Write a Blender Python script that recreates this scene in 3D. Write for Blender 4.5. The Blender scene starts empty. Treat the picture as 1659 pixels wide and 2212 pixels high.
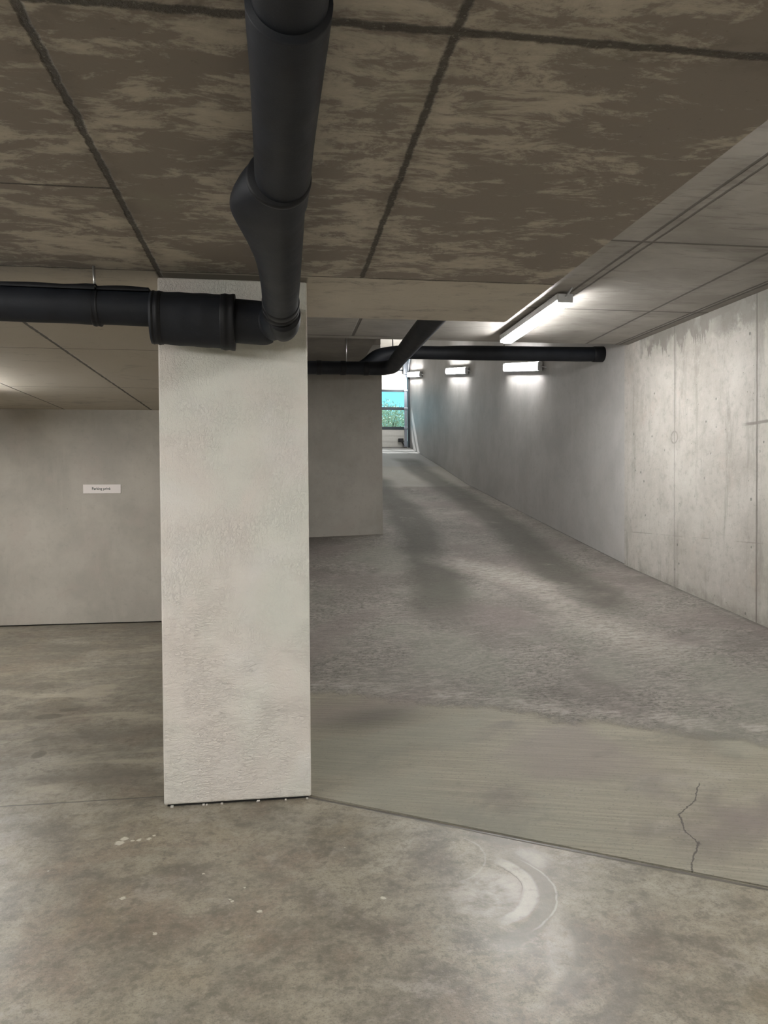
import bpy, bmesh, math, random
from mathutils import Vector, Matrix
random.seed(7)
S = bpy.context.scene
C = S.collection

# ------------------------------------------------------------------ camera
CAMH = 1.58                                   # eye height; floor is z = 0
F_PX, YAW, PITCH, ROLL = 1620.88, 0.140264, 0.0206833, 0.00665092
fw = Vector((math.sin(YAW) * math.cos(PITCH), math.cos(YAW) * math.cos(PITCH), -math.sin(PITCH)))
rt = Vector((math.cos(YAW), -math.sin(YAW), 0))
dn = fw.cross(rt)
rt, dn = rt * math.cos(ROLL) + dn * math.sin(ROLL), dn * math.cos(ROLL) - rt * math.sin(ROLL)
cam = bpy.data.cameras.new('camera')
cam.sensor_fit = 'VERTICAL'; cam.sensor_height = 36; cam.lens = F_PX / 2212 * 36
cam.clip_start = 0.02; cam.clip_end = 300
co = bpy.data.objects.new('camera', cam); C.objects.link(co)
m = Matrix.Identity(4)
for i in range(3):
    m[i][0] = rt[i]; m[i][1] = -dn[i]; m[i][2] = -fw[i]
m[2][3] = CAMH
co.matrix_world = m
S.camera = co

# ------------------------------------------------------------------ world, sun, exposure
w = bpy.data.worlds.new('sky'); S.world = w; w.use_nodes = True
bg = w.node_tree.nodes['Background']
bg.inputs[0].default_value = (0.22, 0.72, 0.95, 1); bg.inputs[1].default_value = 0.62
sun = bpy.data.lights.new('sun', 'SUN'); sun.energy = 2.2; sun.angle = 0.01
so = bpy.data.objects.new('sun', sun); C.objects.link(so)
so.rotation_euler = (math.radians(42), 0, math.radians(-150))
S.view_settings.view_transform = 'Standard'; S.view_settings.look = 'None'
S.view_settings.exposure = 1.3; S.view_settings.gamma = 1.0
S.view_settings.use_curve_mapping = False
LAMP = 60.0                                    # emission strength of the ceiling tubes
LAMP_COL = (1.0, 0.985, 0.965)

# ------------------------------------------------------------------ node helpers
class N:
    def __init__(s, name, rough=0.6, spec=0.4, metal=0.0):
        s.mat = bpy.data.materials.new(name); s.mat.use_nodes = True
        s.t = s.mat.node_tree; s.b = s.t.nodes['Principled BSDF']
        s.b.inputs['Roughness'].default_value = rough
        s.b.inputs['Specular IOR Level'].default_value = spec
        s.b.inputs['Metallic'].default_value = metal
        s.pos = s.t.nodes.new('ShaderNodeTexCoord').outputs['Object']
        sep = s.t.nodes.new('ShaderNodeSeparateXYZ'); s.t.links.new(s.pos, sep.inputs[0])
        s.x, s.y, s.z = sep.outputs
    def set(s, sock, v):
        if isinstance(v, bpy.types.NodeSocket): s.t.links.new(v, sock)
        elif isinstance(v, (tuple, list)) and len(v) == 3 and sock.type == 'RGBA': sock.default_value = (*v, 1)
        else: sock.default_value = v
    def m(s, op, a, b=0.0, c=0.0, clamp=False):
        n = s.t.nodes.new('ShaderNodeMath'); n.operation = op; n.use_clamp = clamp
        s.set(n.inputs[0], a); s.set(n.inputs[1], b); s.set(n.inputs[2], c)
        return n.outputs[0]
    def add(s, *a):
        r = a[0]
        for q in a[1:]: r = s.m('ADD', r, q)
        return r
    def mul(s, *a):
        r = a[0]
        for q in a[1:]: r = s.m('MULTIPLY', r, q)
        return r
    def sub(s, a, b): return s.m('SUBTRACT', a, b)
    def inv(s, a): return s.m('SUBTRACT', 1.0, a)
    def mx(s, *a):
        r = a[0]
        for q in a[1:]: r = s.m('MAXIMUM', r, q)
        return r
    def sm(s, v, a, b, lo=0.0, hi=1.0):
        n = s.t.nodes.new('ShaderNodeMapRange'); n.interpolation_type = 'SMOOTHSTEP'
        s.set(n.inputs[0], v)
        for i, q in enumerate((a, b, lo, hi)): n.inputs[i + 1].default_value = q
        return n.outputs[0]
    def stretch(s, sc, vec=None, off=None):
        n = s.t.nodes.new('ShaderNodeVectorMath'); n.operation = 'MULTIPLY_ADD'
        s.t.links.new(vec or s.pos, n.inputs[0]); n.inputs[1].default_value = sc
        n.inputs[2].default_value = off or (0, 0, 0)
        return n.outputs[0]
    def noise(s, scale, detail=4, rough=0.55, dist=0.0, sc=None, vec=None, off=None):
        n = s.t.nodes.new('ShaderNodeTexNoise')
        v = vec or s.pos
        if sc or off: v = s.stretch(sc or (1, 1, 1), v, off)
        s.t.links.new(v, n.inputs['Vector'])
        n.inputs['Scale'].default_value = scale; n.inputs['Detail'].default_value = detail
        n.inputs['Roughness'].default_value = rough; n.inputs['Distortion'].default_value = dist
        return n.outputs['Fac']
    def voro(s, scale, sc=None, off=None, feature='F1'):
        n = s.t.nodes.new('ShaderNodeTexVoronoi'); n.feature = feature
        v = s.stretch(sc or (1, 1, 1), s.pos, off)
        s.t.links.new(v, n.inputs['Vector']); n.inputs['Scale'].default_value = scale
        return n.outputs['Distance']
    def mix(s, f, a, b, mode='MIX'):
        n = s.t.nodes.new('ShaderNodeMix'); n.data_type = 'RGBA'; n.blend_type = mode
        s.set(n.inputs[0], f); s.set(n.inputs[6], a); s.set(n.inputs[7], b)
        return n.outputs[2]
    def line(s, coord, at, half, soft, wob=None):
        """1 on the line coord = at, falling off past half"""
        c = coord if wob is None else s.add(coord, wob)
        d = s.m('ABSOLUTE', s.sub(c, at))
        return s.sm(d, half, half + soft, 1.0, 0.0)
    def ring(s, cx, cy, r, half, soft, wob=None):
        dx, dy = s.sub(s.x, cx), s.sub(s.y, cy)
        d = s.m('SQRT', s.add(s.mul(dx, dx), s.mul(dy, dy)))
        return s.line(d, r, half, soft, wob)
    def arc(s, cx, cy, r, half, soft, a0, a1, wob=None):
        dx, dy = s.sub(s.x, cx), s.sub(s.y, cy)
        d = s.m('SQRT', s.add(s.mul(dx, dx), s.mul(dy, dy)))
        return s.mul(s.line(d, r, half, soft, wob), s.between(s.m('ARCTAN2', dy, dx), a0, a1, .22))
    def between(s, c, a, b, soft=0.05):
        return s.mul(s.sm(c, a - soft, a + soft), s.sm(c, b - soft, b + soft, 1.0, 0.0))
    def seg(s, u, v, p, q, half, soft, wob=None, es=.01):
        """mask of a straight segment p-q in the plane of sockets u, v"""
        L = math.hypot(q[0] - p[0], q[1] - p[1]); tx, ty = (q[0] - p[0]) / L, (q[1] - p[1]) / L
        du, dv = s.sub(u, p[0]), s.sub(v, p[1])
        along = s.add(s.mul(du, tx), s.mul(dv, ty))
        cross = s.add(s.mul(du, -ty), s.mul(dv, tx))
        if wob is not None: cross = s.add(cross, wob)
        return s.mul(s.sm(s.m('ABSOLUTE', cross), half, half + soft, 1, 0), s.between(along, -es, L + es, es))
    def color(s, v): s.set(s.b.inputs['Base Color'], v)
    def rough(s, v): s.set(s.b.inputs['Roughness'], v)
    def bump(s, h, dist=0.01, strength=1.0):
        n = s.t.nodes.new('ShaderNodeBump'); n.inputs['Distance'].default_value = dist
        n.inputs['Strength'].default_value = strength
        s.t.links.new(h, n.inputs['Height']); s.t.links.new(n.outputs[0], s.b.inputs['Normal'])

def plain(name, col, rough=0.5, spec=0.4, metal=0.0, var=0.12, scale=20, bump=0.0):
    n = N(name, rough, spec, metal)
    f = n.noise(scale, 3)
    n.color(n.mix(f, tuple(c * (1 - var) for c in col), tuple(min(1, c * (1 + var)) for c in col)))
    if bump: n.bump(n.noise(scale * 2, 4), bump)
    return n.mat

# ------------------------------------------------------------------ materials
def mat_floor():
    n = N('polished_concrete', 0.4, 0.5)
    big = n.noise(.8, 4, .6, .3)
    mid = n.noise(2.8, 9, .70, .25, off=(3, 1, 0))
    mid2 = n.noise(1.7, 8, .66, .3, off=(11, 4, 0))
    fine = n.noise(13, 7, .74, .2)
    grain = n.noise(130, 3, .7)
    c = n.mix(n.sm(mid, .34, .64), (.120, .104, .078), (.262, .234, .180))
    c = n.mix(n.mul(n.sm(big, .50, .64), .5), c, (.150, .142, .116))              # greenish damp patches
    c = n.mix(n.mul(n.sm(mid2, .51, .62), .6), c, (.178, .136, .100))            # reddish brown bloom
    c = n.mix(n.mul(n.sm(mid2, .46, .36), .50), c, (.330, .305, .250))            # pale laitance
    c = n.mix(n.mul(n.sm(n.noise(2.2, 6, .7, .3, off=(2, 8, 5)), .54, .64), .5), c, (.300, .272, .235))
    c = n.mix(n.mul(n.sm(n.noise(1.3, 4, .6, .3, off=(9, 4, 2)), .52, .66), .4), c, (.235, .190, .125))
    c = n.mix(n.mul(n.sm(fine, .49, .62), .55), c, (.090, .077, .058))
    c = n.mix(n.mul(n.sm(fine, .46, .32), .30), c, (.34, .315, .265))
    c = n.mix(n.mul(n.sm(grain, .52, .66), .5), c, (.08, .07, .055))
    g2 = n.noise(42, 5, .75, off=(1, 1, 1))
    c = n.mix(n.mul(n.sm(g2, .50, .62), .38), c, (.085, .075, .058))
    c = n.mix(n.mul(n.sm(g2, .45, .33), .3), c, (.36, .33, .275))
    # streaks swept along the back of the bay
    st = n.noise(2.0, 7, .68, .4, sc=(.5, 1.3, 1), off=(5, 0, 0))
    back = n.mul(n.sm(n.y, 3.9, 4.3), n.sm(n.x, -.2, -.6))
    c = n.mix(n.mul(back, n.sm(st, .5, .62), .65), c, (.115, .10, .078))
    c = n.mix(n.mul(back, n.sm(st, .47, .36), .6), c, (.34, .305, .235))
    # tyre turning marks
    wob = n.mul(n.sub(n.noise(6, 4), .5), .035)
    tex = n.sm(n.noise(16, 5, .7), .28, .55)
    dx, dy = n.sub(n.x, .804), n.sub(n.y, 2.87)
    disc = n.mul(n.sm(n.m('SQRT', n.add(n.mul(dx, dx), n.mul(dy, dy), n.mul(wob, .6))), .10, .24, 1, 0), n.sm(mid, .38, .56))
    dx, dy = n.sub(n.x, 1.08), n.sub(n.y, 3.11)
    patch = n.sm(n.m('SQRT', n.add(n.mul(dx, dx), n.mul(dy, dy, .6), n.mul(wob, .1))), .02, .11, 1, 0)
    c = n.mix(n.mul(disc, .42), c, (.42, .39, .355))
    c = n.mix(n.mul(patch, .45), c, (.45, .43, .40))
    c = n.mix(n.mul(n.arc(-.405, 2.867, 1.431, .03, .05, -.38, -.13, wob), tex, .45), c, (.43, .41, .375))
    c = n.mix(n.mul(n.arc(.638, 2.928, .416, .026, .018, -1.25, .62, wob), .65), c, (.150, .136, .112))
    c = n.mix(n.mul(n.arc(.614, 2.612, .453, .018, .035, -1.1, .15, wob), tex, .62), c, (.120, .107, .085))
    c = n.mix(n.mul(n.arc(.749, 2.425, .395, .025, .035, -1.1, .3, wob), tex, .62), c, (.120, .107, .085))
    c = n.mix(n.mul(n.arc(.707, 2.938, .290, .020, .016, -1.15, .65, wob), n.sm(tex, 0, 1, .45, 1), .55), c, (.47, .445, .405))
    c = n.mix(n.mul(n.arc(.717, 2.915, .370, .001, .006, -1.0, .5, wob), n.sm(tex, 0, 1, .3, 1), .5), c, (.50, .47, .42))
    c = n.mix(n.mul(n.arc(.647, 3.198, .241, .001, .006, -1.2, .7, wob), tex, .35), c, (.45, .42, .37))
    c = n.mix(n.mul(n.arc(.728, 2.936, .236, .0005, .003, -.3, .6, wob), .8), c, (.08, .07, .06))
    dark = disc
    # oil drips
    drip = 0.0
    for (px, py, rx, ry) in ((-1.475, 4.858, .045, .07), (-1.66, 5.70, .10, .07), (-1.56, 5.86, .08, .05)):
        u = n.mul(n.sub(n.add(n.x, wob), px), 1 / rx); v = n.mul(n.sub(n.y, py), 1 / ry)
        k = n.sm(n.add(n.mul(u, u), n.mul(v, v)), .7, 1.2, 1, 0)
        drip = k if drip == 0.0 else n.mx(drip, k)
    c = n.mix(n.mul(drip, .75), c, (.072, .062, .042))
    # plaster flecks near the pillar and crumbs
    fl = n.sm(n.voro(2.3, off=(.3, .7, 0)), .008, .014, 1, 0)
    fw_ = n.mul(n.sub(n.noise(45, 4, .7), .5), .03)
    for (px, py, rr) in ((-.735, 3.545, .022), (-.72, 3.585, .018), (-.68, 3.56, .010), (-.651, 3.565, .014), (-.607, 3.57, .012), (-.59, 3.60, .008), (-.086, 2.874, .011), (-.19, 2.96, .008), (-.20, 2.975, .005), (-.623, 3.051, .012), (-.456, 2.78, .009), (-.324, 3.196, .006), (-.149, 3.059, .006), (.396, 2.894, .010)):
        ax, ay = n.sub(n.add(n.x, fw_), px), n.sub(n.sub(n.y, fw_), py)
        k = n.sm(n.m('SQRT', n.add(n.mul(ax, ax), n.mul(ay, ay))), rr * .75, rr * 1.15, 1, 0)
        fl = n.mx(fl, k)
    c = n.mix(n.mul(fl, .75), c, (.55, .52, .44))
    # expansion joints
    jw = n.mul(n.sub(n.noise(9, 3), .5), .012)
    j = n.mul(n.line(n.y, 4.065, .003, .006, jw), n.sm(n.x, -.3, -.5))
    j = n.mx(j, n.mul(n.line(n.add(n.y, n.mul(n.x, .683)), 4.035, .006, .012, jw), n.sm(n.x, .1, .16)))
    crk = n.mul(n.line(n.y, 4.0, .012, .02, n.mul(n.sub(n.noise(6, 5, .7), .5), .16)), n.between(n.x, -1.0, -.45), n.sm(fine, .4, .6))
    c = n.mix(n.mul(n.mx(j, n.mul(crk, .6)), .85), c, (.06, .055, .048))
    n.color(c)
    n.rough(n.add(n.mul(mid, .28), n.mul(fine, .22), n.mul(dark, -.06), .12))
    n.bump(n.add(n.mul(mid, .5), n.mul(fine, .35), n.mul(grain, .16), n.mul(j, -1.0)), .006, .45)
    return n.mat

def mat_ramp():
    n = N('broomed_concrete', 0.75, 0.35)
    u = n.add(n.y, n.mul(n.x, .66))                       # runs up the ramp from the joint
    v = n.stretch((1, 1, 1))
    comb = n.t.nodes.new('ShaderNodeCombineXYZ')
    n.t.links.new(n.add(n.x, 0.0), comb.inputs[0])
    near = n.sm(n.add(u, n.mul(n.sub(n.noise(2.5, 5, .7), .5), .5)), 5.50, 5.62, 1, 0)
    bl = n.add(n.mul(n.add(n.mul(near, .26), .16), n.x), n.y)
    n.t.links.new(bl, comb.inputs[1]); n.t.links.new(n.z, comb.inputs[2])
    bv = comb.outputs[0]
    broom = n.noise(1.0, 4, .65, .0, sc=(1.8, 60, 1), vec=bv)
    broom2 = n.noise(1.0, 3, .6, .0, sc=(5, 120, 1), vec=bv, off=(3, 3, 3))
    ridge = n.noise(1.0, 6, .74, .25, sc=(11, 44, 1), vec=bv, off=(1, 7, 0))
    big = n.noise(.9, 5, .6, .4, off=(4, 2, 1))
    mid = n.noise(2.2, 8, .70, .3, sc=(.7, 1, 1))
    clump = n.noise(34, 6, .78, .2, sc=(.85, 1.2, 1))
    tint = n.noise(1.1, 3, .5, off=(12, 3, 5))
    grain = n.noise(70, 4, .75)
    cn = n.mix(n.sm(broom, .3, .7), (.185, .168, .130), (.245, .226, .178))
    cf = n.mix(n.sm(ridge, .34, .66), (.150, .137, .120), (.262, .243, .216))
    c = n.mix(near, cf, cn)
    c = n.mix(n.mul(n.sm(broom2, .62, .76), .4), c, (.38, .355, .30))
    c = n.mix(n.mul(n.sm(big, .49, .60), .55), c, (.115, .10, .088))
    c = n.mix(n.mul(n.sm(mid, .54, .7), .40), c, (.30, .28, .245))
    c = n.mix(n.mul(n.sm(mid, .45, .33), .35), c, (.09, .082, .068))
    c = n.mix(n.mul(n.sm(grain, .54, .70), .5), c, (.075, .068, .058))
    c = n.mix(n.mul(n.sm(n.voro(2.2, off=(.2, .1, 0)), .02, .035, 1, 0), .7), c, (.09, .08, .07))
    c = n.mix(n.mul(n.inv(near), n.sm(clump, .50, .60), n.sm(n.noise(1.5, 5, .7, off=(6, 1, 3)), .38, .58), .8), c, (.085, .075, .064))
    c = n.mix(n.mul(n.inv(near), n.sm(clump, .46, .36), .3), c, (.36, .335, .30))
    c = n.mix(n.mul(n.sm(tint, .52, .64), .45), c, (.165, .135, .125))
    c = n.mix(n.mul(n.sm(tint, .46, .36), .40), c, (.20, .20, .165))
    # smoother, paler bays at the top of the ramp
    top = n.sm(n.y, 13.75, 13.95)
    c = n.mix(n.mul(top, .7), c, (.27, .26, .23))
    top2 = n.sm(n.y, 16.3, 16.45)
    c = n.mix(n.mul(top2, .6), c, (.25, .25, .245))
    gl = n.mx(n.mul(n.line(n.add(n.x, n.mul(n.y, .016)), 3.857, .006, .02), n.sm(n.y, 7.6, 7.7)), n.mul(n.line(n.add(n.x, n.mul(n.y, .04)), 4.017, .004, .05, n.mul(n.sub(n.noise(5, 4), .5), .05)), n.sm(n.y, 7.7, 7.6, 0, 1), .7))
    c = n.mix(n.mul(gl, .8), c, (.07, .064, .055))
    # rubber worn in by tyres, two wheel tracks; then blotch and shadow by the pillar
    wb = n.mul(n.sub(n.noise(.8, 4), .5), .35)
    def track(pts, half, k):
        out = None
        for p, q in zip(pts, pts[1:]):
            sg = n.seg(n.x, n.y, p, q, half, .30, wb, .45)
            out = sg if out is None else n.mx(out, sg)
        return n.mul(out, k)
    t1 = track([(3.0, 17.2), (3.11, 13.9), (3.13, 11.5), (3.06, 9.75), (2.97, 7.9), (2.9, 6.6)], .12, .85)
    t2 = track([(1.86, 14.4), (1.93, 11.2), (1.87, 9.7), (1.70, 8.5), (1.52, 7.0)], .12, .85)
    blotch_shade = n.mul(n.sm(n.m('SQRT', n.add(n.m('POWER', n.mul(n.sub(n.x, .62), .8), 2), n.m('POWER', n.mul(n.sub(n.y, 4.78), 1.7), 2))), .05, .42, 1, 0), .62)  # brown blotch beside the pillar, with the pillar's shadow painted in
    tr = n.mul(n.mx(t1, t2, blotch_shade), n.sm(n.noise(2.5, 5, .7), .15, .45))
    c = n.mix(n.mul(tr, .92), c, (.062, .058, .046))
    pale = n.mul(n.seg(n.x, n.y, (2.1, 8.0), (2.5, 7.2), .05, .32, wb, .5), .7)
    pale = n.mx(pale, n.mul(n.seg(n.x, n.y, (2.5, 7.2), (2.75, 5.6), .03, .32, wb, .5), .6))
    pale = n.mx(pale, n.mul(n.line(u, 5.72, .02, .10, n.mul(n.sub(n.noise(3, 5, .7), .5), .35)), n.sm(n.noise(4, 5, .7), .4, .6), .7))
    c = n.mix(n.mul(pale, n.sm(ridge, .3, .6), .75), c, (.42, .385, .345))
    # hairline crack
    pts = [(2.09, 3.50), (1.988, 3.367), (1.861, 3.283), (1.817, 3.154), (1.829, 3.061), (1.757, 2.982), (1.70, 2.90)]
    ck = None
    cw = n.mul(n.sub(n.noise(22, 4, .7), .5), .03)
    for p, q in zip(pts, pts[1:]):
        k = n.seg(n.x, n.y, p, q, .0015, .004, cw); ck = k if ck is None else n.mx(ck, k)
    c = n.mix(n.mul(ck, .9), c, (.05, .046, .038))
    n.color(c)
    hn = n.add(n.mul(broom, .28), n.mul(broom2, .22), n.mul(grain, .15))
    hf = n.add(n.mul(clump, .9), n.mul(ridge, .55), n.mul(broom2, .25), n.mul(n.noise(30, 5, .7, .5, sc=(.6, 1.3, 1)), .55), n.mul(grain, .25))
    nn = n.t.nodes.new('ShaderNodeMix'); n.t.links.new(near, nn.inputs[0]); n.t.links.new(hf, nn.inputs[2]); n.t.links.new(hn, nn.inputs[3])
    n.rough(n.add(n.mul(near, -.08), .72))
    n.bump(nn.outputs[0], .014, .75)
    return n.mat

def mat_slab():
    """stained formwork concrete of the low ceiling"""
    n = N('stained_formwork_concrete', 0.7, 0.3)
    warp = n.noise(2.0, 3, off=(1, 1, 1))
    big = n.noise(.85, 3, .5, .5, sc=(.8, 1, 1), off=(2.5, 6, 0))
    pat = n.noise(3.0, 10, .74, .6, sc=(.70, 1.0, 1), off=(0, 2, 0))
    fine = n.noise(9, 7, .74, .5, sc=(.55, 1.35, 1), off=(4, 4, 0))
    v = n.add(n.mul(pat, .48), n.mul(fine, .45), n.mul(big, .27))
    dx, dy = n.sub(n.x, .95), n.sub(n.y, 2.75)
    v = n.add(v, n.mul(n.sm(n.m('SQRT', n.add(n.mul(dx, dx), n.mul(dy, dy))), .15, .75, 1, 0), .045), n.mul(n.between(n.x, 1.15, 1.6, .12), n.sm(n.y, 3.8, 3.2), .04))
    # plates past the second joint and by the far edge are hardly stained
    clean = n.mx(n.sm(n.y, 3.79, 3.84), 0.0)
    left = n.mul(n.sm(n.x, -.55, -.60, 0, 1), .02)
    v = n.sub(v, n.add(n.mul(clean, .10), left))
    stain = n.sm(v, .575, .63)
    halfs = n.sm(v, .50, .60)
    c = n.mix(halfs, (.525, .476, .398), (.435, .392, .328))
    c = n.mix(n.mul(stain, .9), c, (.232, .200, .174))
    c = n.mix(n.mul(n.sm(fine, .60, .70), .55), c, (.27, .235, .192))
    c = n.mix(n.mul(n.sm(n.noise(1.7, 4, .6, .5, off=(7, 7, 7)), .58, .7), .35), c, (.30, .29, .225))
    c = n.mix(n.mul(clean, n.sm(n.noise(1.0, 3, .5), .3, .7), .35), c, (.59, .555, .49))
    c = n.mix(n.mul(n.sm(n.noise(40, 4, .7), .62, .72), .35), c, (.12, .105, .09))
    # joints between the formwork plates
    w1 = n.mul(n.sub(n.noise(14, 5, .75), .5), .030)
    w2 = n.mul(n.sub(n.noise(11, 5, .75, off=(5, 5, 5)), .5), .010)
    g = None
    for at, a, b, hw in ((-.570, -6, 3.81, .0075), (.432, -6, 3.81, .0065), (1.436, -6, -6, .0), (-1.57, -6, 9.9, .007), (-.57, 3.81, 9.9, .005), (-2.62, -6, 9.9, .003), (-3.6, -6, 9.9, .004)):
        if hw == 0: continue
        k = n.mul(n.line(n.x, at, hw, .008, w1 if hw > .006 else w2), n.between(n.y, a, b, .005))
        g = k if g is None else n.mx(g, k)
    for at, a, b, hw in ((-.25, -7, 2, .010), (1.776, -7, 2, .009), (3.81, -7, 2, .002), (2.82, -7, -.57, .002), (5.85, -7, 0, .002), (7.85, -7, 0, .002)):
        k = n.mul(n.line(n.y, at, hw, .010 if hw > .005 else .006, w1 if hw > .005 else w2), n.between(n.x, a, b, .005))
        g = n.mx(g, k)
    band = n.mul(n.between(n.y, 3.835, 3.93, .006), n.between(n.x, -.585, .16, .008))
    halo = n.mx(n.line(n.x, -.570, .02, .07, w1), n.line(n.x, .432, .02, .06, w1), n.line(n.y, 1.776, .02, .08, w1))
    halo = n.mul(halo, n.sm(n.y, 3.7, 3.85, 1, 0), n.sm(n.noise(10, 5, .7), .35, .6))
    c = n.mix(n.mul(halo, .35), c, (.125, .108, .085))
    c = n.mix(n.mul(g, .85), c, (.060, .053, .042))
    c = n.mix(n.mul(band, .75), c, (.10, .088, .072))
    speck = n.mul(n.mx(g, n.mul(n.line(n.y, 3.835, .004, .01, w2), n.between(n.x, -.9, .2))), n.sm(n.noise(75, 3, .6), .60, .66))
    c = n.mix(n.mul(speck, .4), c, (.36, .33, .28))
    n.color(c)
    n.bump(n.add(n.mul(g, n.add(n.mul(n.noise(50, 4, .7), 1.5), -1.6)), n.mul(fine, .12), n.mul(stain, -.04)), .012, .8)
    return n.mat

def mat_highceil():
    n = N('board_marked_ceiling_concrete', 0.65, 0.3)
    a = n.noise(1.6, 6, .62, .8, sc=(.7, 1.1, 1))
    f = n.noise(8, 6, .72, .5, sc=(.35, 1.8, 1))
    c = n.mix(n.sm(a, .3, .7), (.315, .298, .270), (.43, .412, .380))
    c = n.mix(n.mul(n.sm(f, .52, .68), .55), c, (.19, .176, .155))
    c = n.mix(n.mul(n.sm(n.noise(1.1, 5, .6, off=(3, 3, 3)), .5, .65), .4), c, (.25, .235, .21))
    w = n.mul(n.sub(n.noise(9, 4, .7), .5), .012)
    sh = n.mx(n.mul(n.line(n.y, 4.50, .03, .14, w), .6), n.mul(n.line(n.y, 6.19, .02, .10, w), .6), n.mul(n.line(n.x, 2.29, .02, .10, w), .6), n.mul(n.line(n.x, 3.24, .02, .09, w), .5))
    g = n.mx(n.line(n.x, 2.295, .006, .010, w), n.line(n.x, 2.365, .005, .008, w), n.line(n.x, 3.24, .006, .012, w))
    g = n.mx(g, n.line(n.y, 4.50, .007, .012, w), n.line(n.y, 6.19, .005, .01, w), n.line(n.y, 1.7, .006, .01, w))
    g = n.mx(g, n.mul(n.line(n.x, .75, .008, .012, w), n.between(n.y, 6.6, 7.46, .01)), n.mul(n.line(n.y, 7.47, .005, .01, w), n.sm(n.x, 1.0, 1.2, 1, 0)))
    side = n.add(n.x, n.mul(n.y, .04))                                   # runs along the slightly skewed side wall
    g = n.mx(g, n.line(side, 3.875, .006, .01, w), n.line(side, 3.92, .008, .01, w))
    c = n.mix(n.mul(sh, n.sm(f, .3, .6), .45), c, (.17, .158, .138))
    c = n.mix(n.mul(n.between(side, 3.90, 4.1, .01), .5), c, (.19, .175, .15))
    c = n.mix(n.mul(g, .75), c, (.085, .078, .068))
    n.color(c)
    n.bump(n.add(n.mul(g, -1.0), n.mul(f, .12)), .008, .8)
    return n.mat

def mat_pillar():
    n = N('white_trowelled_render', 0.62, 0.35)
    tint = n.noise(2.2, 3, .5, .6, off=(3, 0, 1))
    t2 = n.noise(3.1, 3, .5, .4, off=(8, 2, 4))
    c = n.mix(n.sm(tint, .35, .65), (.72, .675, .62), (.70, .70, .635))
    c = n.mix(n.mul(n.sm(t2, .5, .7), .45), c, (.76, .74, .71))
    c = n.mix(n.mul(n.sm(n.noise(1.3, 3, .5, off=(1, 9, 0)), .52, .7), .5), c, (.70, .64, .585))
    # trowel wrinkles: crests of a warped noise
    wv = n.t.nodes.new('ShaderNodeVectorMath'); wv.operation = 'ADD'
    nz = n.t.nodes.new('ShaderNodeTexNoise'); nz.inputs['Scale'].default_value = 7; nz.inputs['Detail'].default_value = 3
    n.t.links.new(n.pos, nz.inputs['Vector'])
    sc = n.t.nodes.new('ShaderNodeVectorMath'); sc.operation = 'SCALE'; sc.inputs['Scale'].default_value = .05
    n.t.links.new(nz.outputs['Color'], sc.inputs[0]); n.t.links.new(n.pos, wv.inputs[0]); n.t.links.new(sc.outputs[0], wv.inputs[1])
    lo_ = n.sm(n.add(n.z, n.mul(n.sub(n.noise(2.0, 3), .5), 1.6)), .75, 1.15)          # float strokes lie flat near the foot, upright above
    r1 = n.noise(52, 4, .62, .5, sc=(1.25, 1, .62), vec=wv.outputs[0])
    r2 = n.noise(60, 4, .62, .5, sc=(.50, 1, 1.35), vec=wv.outputs[0])
    rr_ = n.add(n.mul(r1, lo_), n.mul(r2, n.inv(lo_)))
    wr = n.sm(n.m('ABSOLUTE', n.sub(rr_, .5)), 0.0, .05, 1, 0)
    wr = n.mul(wr, n.sm(n.noise(5, 4, .6, off=(4, 4, 4)), .30, .62))
    c = n.mix(n.mul(wr, .06), c, (.38, .35, .30))
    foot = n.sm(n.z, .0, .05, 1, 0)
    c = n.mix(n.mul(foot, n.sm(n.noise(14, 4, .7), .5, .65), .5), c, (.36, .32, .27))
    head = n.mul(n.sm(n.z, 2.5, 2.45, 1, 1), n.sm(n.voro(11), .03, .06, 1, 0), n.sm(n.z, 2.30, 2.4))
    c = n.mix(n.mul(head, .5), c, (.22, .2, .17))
    n.color(c)
    n.bump(n.add(n.mul(wr, .22), n.mul(rr_, .8), n.mul(n.noise(110, 3, .7), .45)), .0062, 1.0)
    return n.mat

def mat_wall(name, a, b, warm=(.36, .33, .29), scale=1.6):
    n = N(name, 0.55, 0.35)
    t = n.noise(scale, 5, .6, .15)
    c = n.mix(n.sm(t, .32, .68), a, b)
    c = n.mix(n.mul(n.sm(n.noise(2.2, 4, .6, .15, off=(3, 7, 1)), .5, .72), .5), c, warm)
    f = n.noise(20, 5, .7, .3)
    c = n.mix(n.mul(n.sm(f, .5, .72), .22), c, tuple(q * .72 for q in a))
    s = n.noise(5, 5, .7, .2, sc=(1, 1, .25))
    c = n.mix(n.mul(n.sm(s, .5, .7), .20), c, tuple(min(1, q * 1.18) for q in b))
    c = n.mix(n.mul(n.sm(n.voro(2.3, off=(.4, .4, .1)), .012, .02, 1, 0), .6), c, (.15, .14, .12))
    n.color(c)
    n.bump(n.add(n.mul(f, .3), n.mul(n.noise(90, 3, .7), .25), n.mul(t, .3)), .004, .5)
    return n.mat

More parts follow.
